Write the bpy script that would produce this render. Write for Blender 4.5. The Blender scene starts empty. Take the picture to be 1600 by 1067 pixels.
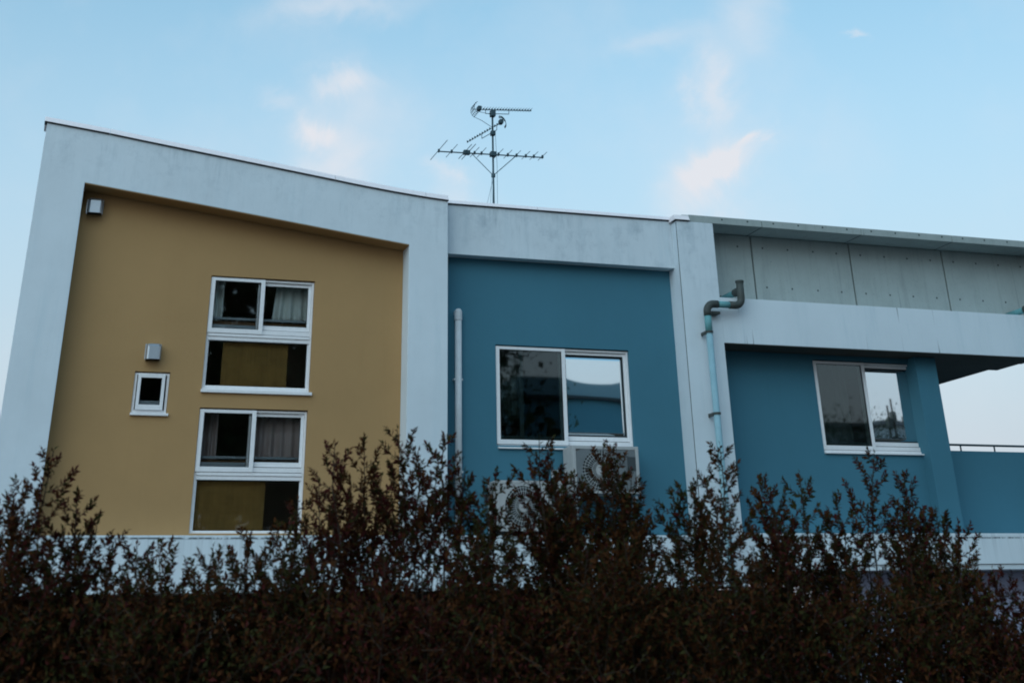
import bpy, bmesh, math, random
import numpy as np
from mathutils import Vector, Matrix, noise as mnoise
random.seed(7)
S = bpy.context.scene
COL = S.collection
PI = math.pi

# ------------------------------------------------------------------ camera
F_PX, YAW, PITCH, ROLL = 2032.2, 0.339934869, 0.510453044, -0.0256260953
CAM = Vector((0.0, -15.0, 1.6))
fwd = Vector((math.sin(YAW)*math.cos(PITCH), math.cos(YAW)*math.cos(PITCH), math.sin(PITCH)))
rt = Vector((math.cos(YAW), -math.sin(YAW), 0.0))
up = rt.cross(fwd)
rt2 = rt*math.cos(ROLL) + up*math.sin(ROLL)
up2 = up*math.cos(ROLL) - rt*math.sin(ROLL)
cd = bpy.data.cameras.new('camera')
cam = bpy.data.objects.new('camera', cd)
COL.objects.link(cam)
cam.matrix_world = Matrix(((rt2.x, up2.x, -fwd.x, CAM.x), (rt2.y, up2.y, -fwd.y, CAM.y),
                           (rt2.z, up2.z, -fwd.z, CAM.z), (0, 0, 0, 1)))
cd.sensor_width = 36.0
cd.lens = F_PX/1600*36
cd.shift_y = -666.5/1600           # the photograph is the lower part of a taller frame
cd.clip_end = 3000
cd.dof.use_dof = True
cd.dof.focus_distance = 17.5
cd.dof.aperture_fstop = 4.0
S.camera = cam

# ------------------------------------------------------------------ sky, sky fill lamp, exposure
SUN_EL, SUN_AZ = math.radians(32), math.radians(220)     # azimuth clockwise from +Y: behind the camera, to the left
W = bpy.data.worlds.new('World')
S.world = W
W.use_nodes = True
nt = W.node_tree
for n in list(nt.nodes):
    nt.nodes.remove(n)
def wn(t, **k):
    n = nt.nodes.new(t)
    for a, b in k.items():
        setattr(n, a, b)
    return n
def wl(a, b):
    nt.links.new(a, b)
SKY_STRENGTH = 0.12
HAZE_RGB, HAZE_AMOUNT = (0.262, 0.287, 0.325), 1.0
sky = wn('ShaderNodeTexSky', sky_type='NISHITA')
sky.sun_disc = False
sky.sun_elevation = SUN_EL
sky.sun_rotation = SUN_AZ
sky.altitude = 50
sky.air_density = 1.0
sky.dust_density = 0.3
sky.ozone_density = 2.5
tint = wn('ShaderNodeMixRGB', blend_type='MULTIPLY')
tint.inputs[0].default_value = 1.0
tint.inputs[2].default_value = (0.77, 1.06, 0.87, 1)
wl(sky.outputs[0], tint.inputs[1])
tc = wn('ShaderNodeTexCoord')
def vmath(op, a, b=None):
    n = wn('ShaderNodeVectorMath', operation=op)
    for i, v in enumerate((a, b)):
        if v is None:
            continue
        if hasattr(v, 'links'):
            wl(v, n.inputs[i])
        else:
            n.inputs[i].default_value = v
    return n
def fmath(op, a, b=None, c=None, clamp=False):
    n = wn('ShaderNodeMath', operation=op)
    n.use_clamp = clamp
    for i, v in enumerate((a, b, c)):
        if v is None:
            continue
        if hasattr(v, 'links'):
            wl(v, n.inputs[i])
        else:
            n.inputs[i].default_value = v
    return n.outputs[0]
nz = wn('ShaderNodeTexNoise')
nz.inputs['Scale'].default_value = 16.0
nz.inputs['Detail'].default_value = 7.0
nz.inputs['Roughness'].default_value = 0.6
nz.inputs['Distortion'].default_value = 0.6
wl(tc.outputs['Generated'], nz.inputs['Vector'])
warp = vmath('SCALE', vmath('SUBTRACT', nz.outputs['Color'], (0.5, 0.5, 0.5)).outputs[0])
warp.inputs['Scale'].default_value = 0.060
dirw = vmath('ADD', tc.outputs['Generated'], warp.outputs[0]).outputs[0]
def sky_dir(az, el):
    return Vector((math.sin(az)*math.cos(el), math.cos(az)*math.cos(el), math.sin(el)))
# clouds: azimuth (deg from +Y), elevation, half width, half height, tilt, strength  (filled from CLOUDS)
CLOUDS = []
def cloud(az, el, w, h, tilt, s):
    CLOUDS.append((az, el, w, h, tilt, s))
for q in [(28.7, 17.9, 1.9, 0.80, 30, 1.4), (30.3, 18.85, 0.8, 0.26, 8, 0.9), (28.5, 20.9, 0.95, 1.9, -4, 0.85), (27.3, 16.6, 1.9, 1.4, 0, 0.6), (28.2, 19.0, 4.2, 3.4, 0, 0.22),
          (11.3, 22.1, 1.6, 0.6, -5, 0.7), (10.1, 20.05, 1.1, 0.6, -28, 0.85), (12.8, 20.4, 3.6, 2.6, 0, 0.42), (11.2, 18.2, 2.0, 1.2, 0, 0.5), (16.4, 18.0, 1.1, 0.55, 10, 0.6), (16.8, 16.8, 1.2, 1.0, 0, 0.4),
          (10.9, 25.0, 3.8, 0.7, 10, 0.45), (35.4, 22.45, 0.38, 0.13, 0, 0.8), (26.2, 23.4, 2.0, 0.6, 5, 0.3), (8.2, 21.2, 0.8, 0.45, 0, 0.45), (31.0, 24.4, 2.2, 1.5, 60, 0.3)]:
    cloud(*q)
total = None
for az, el, w, h, tilt, s in CLOUDS:
    d = sky_dir(math.radians(az), math.radians(el))
    e1 = Vector((math.cos(math.radians(az)), -math.sin(math.radians(az)), 0))
    e2 = e1.cross(d)
    t = math.radians(tilt)
    a1 = e1*math.cos(t) + e2*math.sin(t)
    a2 = e2*math.cos(t) - e1*math.sin(t)
    rel = vmath('SUBTRACT', dirw, tuple(d)).outputs[0]
    u = fmath('DIVIDE', vmath('DOT_PRODUCT', rel, tuple(a1)).outputs['Value'], math.radians(w))
    v = fmath('DIVIDE', vmath('DOT_PRODUCT', rel, tuple(a2)).outputs['Value'], math.radians(h))
    front = fmath('GREATER_THAN', vmath('DOT_PRODUCT', tc.outputs['Generated'], tuple(d)).outputs['Value'], 0.3)
    r2 = fmath('ADD', fmath('MULTIPLY', u, u), fmath('MULTIPLY', v, v))
    g = fmath('MULTIPLY', fmath('EXPONENT', fmath('MULTIPLY', r2, -1.3)), s)
    g = fmath('MULTIPLY', g, front)
    total = g if total is None else fmath('ADD', total, g)
nz2 = wn('ShaderNodeTexNoise')
nz2.inputs['Scale'].default_value = 9.0
nz2.inputs['Detail'].default_value = 6.0
nz2.inputs['Roughness'].default_value = 0.55
wl(tc.outputs['Generated'], nz2.inputs['Vector'])
wisp = wn('ShaderNodeMapRange')
wisp.inputs[1].default_value = 0.35
wisp.inputs[2].default_value = 0.68
wisp.inputs[3].default_value = 0.50
wisp.inputs[4].default_value = 1.25
wl(nz2.outputs['Fac'], wisp.inputs[0])
veil = wn('ShaderNodeMapRange')
veil.inputs[1].default_value = 0.45
veil.inputs[2].default_value = 0.8
veil.inputs[3].default_value = 0.0
veil.inputs[4].default_value = 0.22
wl(nz2.outputs['Fac'], veil.inputs[0])
mask = fmath('MULTIPLY', total, wisp.outputs[0]) if total is not None else fmath('ADD', 0.0, 0.0)
mask = fmath('ADD', mask, veil.outputs[0], clamp=True)
cl = wn('ShaderNodeMixRGB', blend_type='MIX')
wl(mask, cl.inputs[0])
wl(tint.outputs[0], cl.inputs[1])
CLOUD_RGB = (0.368, 0.380, 0.408)
cl.inputs[2].default_value = tuple(c/SKY_STRENGTH for c in CLOUD_RGB) + (1,)
bg = wn('ShaderNodeBackground')
bg.inputs[1].default_value = SKY_STRENGTH
# pale dusk haze that thickens evenly towards the horizon all round
sepz = wn('ShaderNodeSeparateXYZ')
wl(tc.outputs['Generated'], sepz.inputs[0])
hz = wn('ShaderNodeMapRange', interpolation_type='SMOOTHSTEP')
for i_, v_ in enumerate((0.03, 0.62, HAZE_AMOUNT, 0.0)):
    hz.inputs[i_+1].default_value = v_
wl(sepz.outputs['Z'], hz.inputs[0])
hm = wn('ShaderNodeMixRGB', blend_type='MIX')
wl(hz.outputs[0], hm.inputs[0])
wl(tint.outputs[0], hm.inputs[1])
hm.inputs[2].default_value = tuple(c/SKY_STRENGTH for c in HAZE_RGB) + (1,)
wl(hm.outputs[0], cl.inputs[1])
wl(cl.outputs[0], bg.inputs[0])
wo = wn('ShaderNodeOutputWorld')
wl(bg.outputs[0], wo.inputs[0])

sd = bpy.data.lights.new('sky_fill', 'SUN')  # wide soft lamp standing for a bright part of the sky, no direct sunlight
sd.energy = 0.6
sd.angle = math.radians(80)
sd.color = (0.88, 0.95, 1.0)
sky_fill = bpy.data.objects.new('sky_fill', sd)
COL.objects.link(sky_fill)
sky_fill.rotation_euler = sky_dir(SUN_AZ, SUN_EL).to_track_quat('Z', 'Y').to_euler()
S.view_settings.view_transform = 'Standard'
S.view_settings.look = 'None'
S.view_settings.gamma = 1.0
S.view_settings.use_curve_mapping = False
S.view_settings.exposure = 1.06
S.cycles.filter_width = 1.9
S.cycles.transparent_max_bounces = 16
S.cycles.max_bounces = 8

# ------------------------------------------------------------------ materials
def mat(name, rgb, rough=0.8, metal=0.0, spec=0.3, build=None):
    m = bpy.data.materials.new(name)
    m.use_nodes = True
    t = m.node_tree
    b = t.nodes['Principled BSDF']
    b.inputs['Base Color'].default_value = (*rgb, 1)
    b.inputs['Roughness'].default_value = rough
    b.inputs['Metallic'].default_value = metal
    b.inputs['Specular IOR Level'].default_value = spec
    if build:
        build(t, b, rgb)
    return m
def nnoise(t, scale, detail=5, rough=0.6, sx=(1, 1, 1), coord='Position'):
    if coord == 'Position':
        src = t.nodes.new('ShaderNodeNewGeometry').outputs['Position']
    else:
        src = t.nodes.new('ShaderNodeTexCoord').outputs[coord]
    mp = t.nodes.new('ShaderNodeMapping')
    mp.inputs['Scale'].default_value = sx
    t.links.new(src, mp.inputs['Vector'])
    n = t.nodes.new('ShaderNodeTexNoise')
    n.inputs['Scale'].default_value = scale
    n.inputs['Detail'].default_value = detail
    n.inputs['Roughness'].default_value = rough
    t.links.new(mp.outputs[0], n.inputs['Vector'])
    return n.outputs['Fac']
def mrange(t, v, a, b, c, d):
    n = t.nodes.new('ShaderNodeMapRange')
    n.clamp = True
    for i, x in enumerate((a, b, c, d)):
        n.inputs[i+1].default_value = x
    t.links.new(v, n.inputs[0])
    return n.outputs[0]
def mmul(t, a, b):
    n = t.nodes.new('ShaderNodeMath')
    n.operation = 'MULTIPLY'
    for i, x in enumerate((a, b)):
        if hasattr(x, 'links'):
            t.links.new(x, n.inputs[i])
        else:
            n.inputs[i].default_value = x
    return n.outputs[0]
def mmax(t, a, b):
    n = t.nodes.new('ShaderNodeMath')
    n.operation = 'MAXIMUM'
    t.links.new(a, n.inputs[0])
    t.links.new(b, n.inputs[1])
    return n.outputs[0]
def mix(t, fac, a, b):
    n = t.nodes.new('ShaderNodeMixRGB')
    for i, x in enumerate((fac, a, b)):
        if hasattr(x, 'links'):
            t.links.new(x, n.inputs[i])
        elif i == 0:
            n.inputs[0].default_value = x
        else:
            n.inputs[i].default_value = (*x[:3], 1)
    return n.outputs[0]
def bump(t, b, h, strength, dist=0.01):
    n = t.nodes.new('ShaderNodeBump')
    n.inputs['Strength'].default_value = strength
    n.inputs['Distance'].default_value = dist
    t.links.new(h, n.inputs['Height'])
    t.links.new(n.outputs[0], b.inputs['Normal'])
def plaster(streak, blotch, stain=(0.36, 0.42, 0.44)):
    def f(t, b, rgb):
        big = nnoise(t, 0.9, 6, 0.65)
        fine = nnoise(t, 90, 3, 0.6)
        st = nnoise(t, 1.0, 6, 0.7, (5.5, 5.5, 0.45))
        st2 = nnoise(t, 1.0, 4, 0.7, (16, 16, 0.8))
        patch = mrange(t, nnoise(t, 0.8, 3, 0.5), 0.36, 0.58, 0.1, 1)
        dark = tuple(c*q for c, q in zip(rgb, stain)) if stain else rgb
        c = mix(t, mrange(t, big, 0.35, 0.7, 0, blotch), rgb, tuple(x*0.80 for x in rgb))
        c = mix(t, mmul(t, mrange(t, st, 0.50, 0.74, 0, streak), patch), c, tuple(x/0.55*s for x, s in zip(rgb, stain)))
        c = mix(t, mmul(t, mrange(t, st2, 0.6, 0.8, 0, streak*0.6), patch), c, tuple(x*0.72 for x in rgb))
        c = mix(t, mrange(t, fine, 0.3, 0.7, 0, 0.07), c, tuple(x*0.7 for x in rgb))
        t.links.new(c, b.inputs['Base Color'])
        bump(t, b, fine, 0.25, 0.004)
    return f
M = {}
def frame_f(t, b, rgb):
    plaster(0.45, 0.6)(t, b, rgb)
    old = b.inputs['Base Color'].links[0].from_socket
    # rain runs and grime that start under the sloping coping and fade out downwards
    g = t.nodes.new('ShaderNodeNewGeometry')
    sp = t.nodes.new('ShaderNodeSeparateXYZ')
    t.links.new(g.outputs['Position'], sp.inputs[0])
    ad = t.nodes.new('ShaderNodeMath')
    ad.operation = 'MULTIPLY_ADD'
    ad.inputs[1].default_value = 0.125
    t.links.new(sp.outputs['X'], ad.inputs[0])
    t.links.new(sp.outputs['Z'], ad.inputs[2])
    near = mrange(t, ad.outputs[0], 6.10, 6.75, 0.0, 1.0)
    runs = mrange(t, nnoise(t, 1.0, 6, 0.75, (9, 9, 1.1)), 0.46, 0.72, 0, 0.75)
    blot = mrange(t, nnoise(t, 1.7, 6, 0.7), 0.44, 0.66, 0, 1)
    c = mix(t, mmul(t, mmul(t, runs, blot), near), old, (0.30, 0.38, 0.43))
    c = mix(t, mmul(t, mrange(t, nnoise(t, 3.5, 6, 0.75), 0.52, 0.70, 0, 0.35), near), c, (0.26, 0.34, 0.40))
    t.links.new(c, b.inputs['Base Color'])
M['white'] = mat('white_plaster', (0.69, 0.765, 0.815), 0.75, build=frame_f)
def band_f(t, b, rgb):
    plaster(0.5, 0.3)(t, b, rgb)
    old = b.inputs['Base Color'].links[0].from_socket
    # dirty drip line under the top edge and short runs below it
    g = t.nodes.new('ShaderNodeNewGeometry')
    sp = t.nodes.new('ShaderNodeSeparateXYZ')
    t.links.new(g.outputs['Position'], sp.inputs[0])
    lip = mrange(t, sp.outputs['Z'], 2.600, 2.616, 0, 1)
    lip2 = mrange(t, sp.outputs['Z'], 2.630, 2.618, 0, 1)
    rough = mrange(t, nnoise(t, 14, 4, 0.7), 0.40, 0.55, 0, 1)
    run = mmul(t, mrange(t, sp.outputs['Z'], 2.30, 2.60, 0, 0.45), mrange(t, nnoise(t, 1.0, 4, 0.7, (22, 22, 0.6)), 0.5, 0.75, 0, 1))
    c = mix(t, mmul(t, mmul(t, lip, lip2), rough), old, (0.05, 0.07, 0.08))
    c = mix(t, run, c, (0.22, 0.25, 0.28))
    t.links.new(c, b.inputs['Base Color'])
M['band'] = mat('white_plaster_band', (0.69, 0.765, 0.815), 0.75, build=band_f)
def beam_f(t, b, rgb):
    plaster(0.6, 0.35)(t, b, rgb)
    old = b.inputs['Base Color'].links[0].from_socket
    g = t.nodes.new('ShaderNodeNewGeometry')
    sp = t.nodes.new('ShaderNodeSeparateXYZ')
    t.links.new(g.outputs['Position'], sp.inputs[0])
    thin = mrange(t, nnoise(t, 1.0, 2, 0.5, (11, 0.1, 0.35)), 0.665, 0.70, 0, 1)
    lo = mrange(t, sp.outputs['Z'], 5.02, 4.82, 0, 0.75)
    hi = mrange(t, sp.outputs['Z'], 5.15, 5.36, 0, 0.75)
    c = mix(t, mmul(t, thin, mmax(t, lo, hi)), old, (0.12, 0.15, 0.17))
    t.links.new(c, b.inputs['Base Color'])
M['beam'] = mat('white_plaster_beam', (0.69, 0.765, 0.815), 0.75, build=beam_f)
M['yellow'] = mat('ochre_plaster', (0.42, 0.254, 0.112), 0.85, build=plaster(0.3, 0.5, (0.46, 0.45, 0.42)))
M['blue'] = mat('blue_plaster', (0.055, 0.183, 0.252), 0.8, build=plaster(0.3, 0.4, (0.46, 0.48, 0.48)))
def conc(t, b, rgb):
    big = nnoise(t, 2.2, 7, 0.7)
    st = nnoise(t, 1.0, 6, 0.7, (7, 7, 0.5))
    crack = nnoise(t, 1.0, 2, 0.5, (9, 0.2, 0.25))
    fine = nnoise(t, 60, 4, 0.7)
    pores = nnoise(t, 38, 2, 0.4)
    c = mix(t, mrange(t, big, 0.3, 0.7, 0, 0.55), rgb, tuple(x*0.68 for x in rgb))
    c = mix(t, mrange(t, st, 0.50, 0.75, 0, 0.5), c, tuple(x*0.5 for x in rgb))
    c = mix(t, mrange(t, crack, 0.68, 0.71, 0, 0.5), c, tuple(x*0.5 for x in rgb))
    c = mix(t, mrange(t, pores, 0.68, 0.74, 0, 0.6), c, tuple(x*0.4 for x in rgb))
    c = mix(t, mrange(t, fine, 0.3, 0.7, 0, 0.2), c, tuple(x*1.3 for x in rgb))
    t.links.new(c, b.inputs['Base Color'])
    bump(t, b, fine, 0.4, 0.004)
M['conc'] = mat('fair_faced_concrete', (0.37, 0.42, 0.41), 0.85, build=conc)
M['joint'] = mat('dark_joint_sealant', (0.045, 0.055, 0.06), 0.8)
M['tie'] = mat('tie_hole_mortar', (0.07, 0.09, 0.09), 0.9)
def alu_f(t, b, rgb):
    n = nnoise(t, 25, 3, 0.6)
    c = mix(t, mrange(t, n, 0.3, 0.75, 0, 0.3), rgb, tuple(x*0.75 for x in rgb))
    t.links.new(c, b.inputs['Base Color'])
M['alu'] = mat('white_coated_aluminium', (0.84, 0.83, 0.84), 0.35, 0.0, 0.5, build=alu_f)
M['alu_in'] = mat('grey_aluminium_rail', (0.30, 0.34, 0.37), 0.4, 0.3, 0.5)
M['coping'] = mat('pale_metal_coping', (0.90, 0.82, 0.83), 0.55, 0.0, 0.5, build=alu_f)
M['steel'] = mat('brushed_stainless', (0.42, 0.45, 0.48), 0.38, 0.85, 0.5, build=alu_f)
M['dark'] = mat('dark_slot', (0.012, 0.013, 0.014), 0.8)
M['mast'] = mat('weathered_antenna_metal', (0.05, 0.085, 0.10), 0.5, 0.6)
M['alurod'] = mat('thin_aluminium_rod', (0.25, 0.30, 0.33), 0.4, 0.7)
def pvc(t, b, rgb):
    n = nnoise(t, 9, 5, 0.7)
    c = mix(t, mrange(t, n, 0.35, 0.7, 0, 0.5), rgb, tuple(x*0.7 for x in rgb))
    t.links.new(c, b.inputs['Base Color'])
M['pipe_teal'] = mat('teal_drain_pipe', (0.13, 0.33, 0.35), 0.6, build=pvc)
M['pipe_blue'] = mat('pale_blue_drain_pipe', (0.26, 0.43, 0.49), 0.6, build=pvc)
M['pipe_dark'] = mat('grey_pipe_fitting', (0.055, 0.065, 0.06), 0.55, build=pvc)
M['pipe_white'] = mat('white_plastic_pipe', (0.66, 0.68, 0.70), 0.4, build=pvc)
M['acwhite'] = mat('cream_sheet_metal', (0.44, 0.45, 0.45), 0.5, build=pvc)
M['acdark'] = mat('grey_front_grille', (0.16, 0.18, 0.19), 0.5, build=pvc)
M['acgrill'] = mat('dark_fan_guard', (0.05, 0.06, 0.065), 0.5)
M['wire'] = mat('pale_guard_wire', (0.40, 0.42, 0.42), 0.5)
M['room'] = mat('dim_room_paint', (0.40, 0.33, 0.27), 0.9)
def cloth_f(t, b, rgb):
    n = nnoise(t, 1.0, 4, 0.6, (30, 30, 1.2))
    c = mix(t, mrange(t, n, 0.35, 0.7, 0, 0.5), rgb, tuple(x*0.6 for x in rgb))
    t.links.new(c, b.inputs['Base Color'])
M['curtain_white'] = mat('pale_curtain_cloth', (0.80, 0.84, 0.80), 0.9, build=cloth_f)
M['curtain_tan'] = mat('tan_curtain_cloth', (0.48, 0.38, 0.36), 0.9, build=cloth_f)
M['curtain_grey'] = mat('grey_curtain_cloth', (0.26, 0.30, 0.29), 0.9, build=cloth_f)
def blind_f(t, b, rgb):
    n = nnoise(t, 1.0, 3, 0.6, (60, 60, 4))
    n2 = nnoise(t, 1.0, 3, 0.6, (5, 5, 120))
    n3 = nnoise(t, 4, 4, 0.6)
    c = mix(t, mrange(t, n, 0.35, 0.7, 0, 0.5), rgb, tuple(x*0.55 for x in rgb))
    c = mix(t, mrange(t, n2, 0.4, 0.7, 0, 0.4), c, tuple(x*0.5 for x in rgb))
    c = mix(t, mrange(t, n3, 0.4, 0.7, 0, 0.4), c, tuple(x*1.4 for x in rgb))
    t.links.new(c, b.inputs['Base Color'])
M['blind'] = mat('woven_reed', (0.36, 0.20, 0.055), 0.8, build=blind_f)
M['wood'] = mat('brown_wood', (0.16, 0.08, 0.03), 0.5, build=blind_f)
M['red'] = mat('dark_red_lacquer', (0.05, 0.008, 0.006), 0.5)
def glass(name, refl, tintc=(0.85, 0.9, 0.9), rc=(0.9, 0.97, 1.0), wav=0.0):
    m = bpy.data.materials.new(name)
    m.use_nodes = True
    t = m.node_tree
    t.nodes.remove(t.nodes['Principled BSDF'])
    tr = t.nodes.new('ShaderNodeBsdfTransparent')
    tr.inputs[0].default_value = (*tintc, 1)
    gl = t.nodes.new('ShaderNodeBsdfGlossy')
    gl.inputs['Color'].default_value = (*rc, 1)
    gl.inputs['Roughness'].default_value = 0.022
    fr = t.nodes.new('ShaderNodeFresnel')
    fr.inputs[0].default_value = 1.5
    ad = t.nodes.new('ShaderNodeMath')
    ad.operation = 'ADD'
    ad.use_clamp = True
    ad.inputs[1].default_value = refl
    t.links.new(fr.outputs[0], ad.inputs[0])
    mx = t.nodes.new('ShaderNodeMixShader')
    t.links.new(ad.outputs[0], mx.inputs[0])
    t.links.new(tr.outputs[0], mx.inputs[1])
    t.links.new(gl.outputs[0], mx.inputs[2])
    t.links.new(mx.outputs[0], t.nodes['Material Output'].inputs['Surface'])
    if wav:
        n = nnoise(t, 1.0, 2, 0.5, (2.2, 2.2, 1.6))
        bp = t.nodes.new('ShaderNodeBump')
        bp.inputs['Strength'].default_value = wav
        bp.inputs['Distance'].default_value = 0.02
        t.links.new(n, bp.inputs['Height'])
        t.links.new(bp.outputs[0], gl.inputs['Normal'])
    return m
M['glass'] = glass('clear_window_glass', 0.03, (0.95, 0.97, 0.97))
M['glass_film'] = glass('reflective_film_glass', 0.72, (0.55, 0.65, 0.7), (0.92, 0.98, 1.0), wav=0.004)
M['glass_screen'] = glass('fly_screened_glass', 0.03, (0.55, 0.6, 0.58))
def leafmat(name, rgb):
    def f(t, b, c0):
        n = nnoise(t, 3.0, 3, 0.6)
        n2 = nnoise(t, 60, 2, 0.6)
        c = mix(t, mrange(t, n, 0.35, 0.65, 0, 0.8), c0, tuple(x*0.6 for x in c0))
        c = mix(t, mrange(t, n2, 0.4, 0.7, 0, 0.5), c, tuple(x*1.6 for x in c0))
        t.links.new(c, b.inputs['Base Color'])
    return mat(name, rgb, 0.85, 0, 0.04, build=f)
M['leaf_green'] = leafmat('dark_green_leaf', (0.032, 0.030, 0.010))
M['leaf_bronze'] = leafmat('bronze_leaf', (0.062, 0.024, 0.009))
M['leaf_red'] = leafmat('wine_red_leaf', (0.058, 0.014, 0.012))
M['leaf_tree'] = leafmat('tree_leaf', (0.035, 0.055, 0.022))
M['bark'] = mat('brown_bark', (0.035, 0.022, 0.014), 0.9, build=pvc)
def asph(t, b, rgb):
    n = nnoise(t, 120, 3, 0.7)
    n2 = nnoise(t, 0.6, 5, 0.6)
    c = mix(t, mrange(t, n, 0.3, 0.7, 0, 0.5), rgb, tuple(x*1.7 for x in rgb))
    c = mix(t, mrange(t, n2, 0.4, 0.7, 0, 0.5), c, tuple(x*0.7 for x in rgb))
    t.links.new(c, b.inputs['Base Color'])
    bump(t, b, n, 0.4, 0.006)
M['asphalt'] = mat('asphalt', (0.05, 0.05, 0.052), 0.9, build=asph)
M['soil'] = mat('soil', (0.045, 0.035, 0.025), 0.95, build=asph)
M['paving'] = mat('concrete_paving', (0.18, 0.18, 0.175), 0.9, build=asph)
M['kerb'] = mat('kerb_concrete', (0.26, 0.26, 0.25), 0.9, build=asph)
M['paint'] = mat('road_paint', (0.6, 0.6, 0.58), 0.8, build=asph)
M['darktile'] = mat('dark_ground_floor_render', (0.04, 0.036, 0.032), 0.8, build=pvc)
M['underside'] = mat('shade_toned_underside', (0.07, 0.065, 0.055), 0.9, build=conc)  # deep shade of the undersides put into this dark colour
M['lilac'] = mat('pale_lilac_render', (0.40, 0.43, 0.58), 0.8, build=plaster(0.2, 0.3))
M['roof'] = mat('grey_roof_membrane', (0.20, 0.20, 0.21), 0.8, build=asph)
M['opp_blue'] = mat('mid_blue_cladding', (0.09, 0.29, 0.38), 0.7, build=plaster(0.2, 0.3))

# ------------------------------------------------------------------ mesh helpers
class MB:
    def __init__(s):
        s.v, s.f = [], []
    def add(s, vs, fs):
        o = len(s.v)
        s.v += [tuple(p) for p in vs]
        s.f += [tuple(i+o for i in q) for q in fs]
        return s
    def box(s, x0, x1, y0, y1, z0, z1):
        return s.add([(x0, y0, z0), (x1, y0, z0), (x1, y1, z0), (x0, y1, z0), (x0, y0, z1), (x1, y0, z1), (x1, y1, z1), (x0, y1, z1)],
                     [(0, 3, 2, 1), (4, 5, 6, 7), (0, 1, 5, 4), (1, 2, 6, 5), (2, 3, 7, 6), (3, 0, 4, 7)])
    def prism(s, poly, y0, y1):
        """poly: (x, z) points, anticlockwise seen from -Y"""
        n = len(poly)
        vs = [(x, y0, z) for x, z in poly] + [(x, y1, z) for x, z in poly]
        fs = [tuple(range(n)), tuple(range(2*n-1, n-1, -1))]
        for i in range(n):
            j = (i+1) % n
            fs.append((i, i+n, j+n, j))
        return s.add(vs, fs)
    def tube(s, pts, r, n=10, cap=True):
        pts = [Vector(p) for p in pts]
        rs = r if isinstance(r, (list, tuple)) else [r]*len(pts)
        vs, fs = [], []
        ref = None
        for i, p in enumerate(pts):
            a = pts[max(i-1, 0)]
            b = pts[min(i+1, len(pts)-1)]
            t = (b-a).normalized()
            if ref is None:
                ref = Vector((0, 0, 1)) if abs(t.z) < 0.9 else Vector((1, 0, 0))
            u = (ref - t*ref.dot(t))
            if u.length < 1e-5:
                u = t.orthogonal()
            u.normalize()
            w = t.cross(u)
            ref = u
            for k in range(n):
                th = 2*PI*k/n
                vs.append(p + (u*math.cos(th) + w*math.sin(th))*rs[i])
        for i in range(len(pts)-1):
            for k in range(n):
                a, b = i*n+k, i*n+(k+1) % n
                fs.append((a, b, b+n, a+n))
        if cap:
            fs.append(tuple(reversed(range(n))))
            fs.append(tuple(range((len(pts)-1)*n, len(pts)*n)))
        return s.add(vs, fs)
    def ring_frame(s, x0, x1, z0, z1, y0, y1, wl_, wr, wb, wt):
        """rectangular frame of four butted bars"""
        s.box(x0, x0+wl_, y0, y1, z0, z1)
        s.box(x1-wr, x1, y0, y1, z0, z1)
        s.box(x0+wl_, x1-wr, y0+0.002, y1-0.002, z0, z0+wb)
        s.box(x0+wl_, x1-wr, y0+0.002, y1-0.002, z1-wt, z1)
        return s
    def build(s, name, m, parent=None, bevel=0.0, smooth=False, seg=2):
        me = bpy.data.meshes.new(name)
        me.from_pydata(s.v, [], s.f)
        bm = bmesh.new()
        bm.from_mesh(me)
        bmesh.ops.recalc_face_normals(bm, faces=bm.faces)
        if bevel:
            ed = [e for e in bm.edges if len(e.link_faces) == 2 and e.calc_face_angle(0) > 0.5]
            bmesh.ops.bevel(bm, geom=ed, offset=bevel, segments=seg, affect='EDGES', profile=0.7, clamp_overlap=True)
        bm.to_mesh(me)
        bm.free()
        me.materials.append(m)
        if smooth:
            me.polygons.foreach_set('use_smooth', [True]*len(me.polygons))
        o = bpy.data.objects.new(name, me)
        COL.objects.link(o)
        if parent is not None:
            o.parent = parent
            # parents are never rotated; undo their offset so parts stay where they were built
            off = Vector((0, 0, 0))
            q = parent
            while q is not None:
                off += q.location
                q = q.parent
            o.location = -off if off.length else o.location
        return o
def tag(o, label=None, cat=None, group=None, kind=None):
    if label: o['label'] = label
    if cat: o['category'] = cat
    if group: o['group'] = group
    if kind: o['kind'] = kind
    return o
def thing(name, label, cat, loc=(0, 0, 0), group=None):
    o = bpy.data.objects.new(name, None)
    o.location = loc
    o.empty_display_size = 0.2
    COL.objects.link(o)
    return tag(o, label, cat, group)
def copy_tree(o, parent=None):
    c = o.copy()
    COL.objects.link(c)
    if parent is not None:
        c.parent = parent
    for ch in list(o.children):
        copy_tree(ch, c)
    return c
def shared(name, src, parent, loc=None):
    o = bpy.data.objects.new(name, src.data)
    COL.objects.link(o)
    o.parent = parent
    if loc: o.location = loc
    return o
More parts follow.
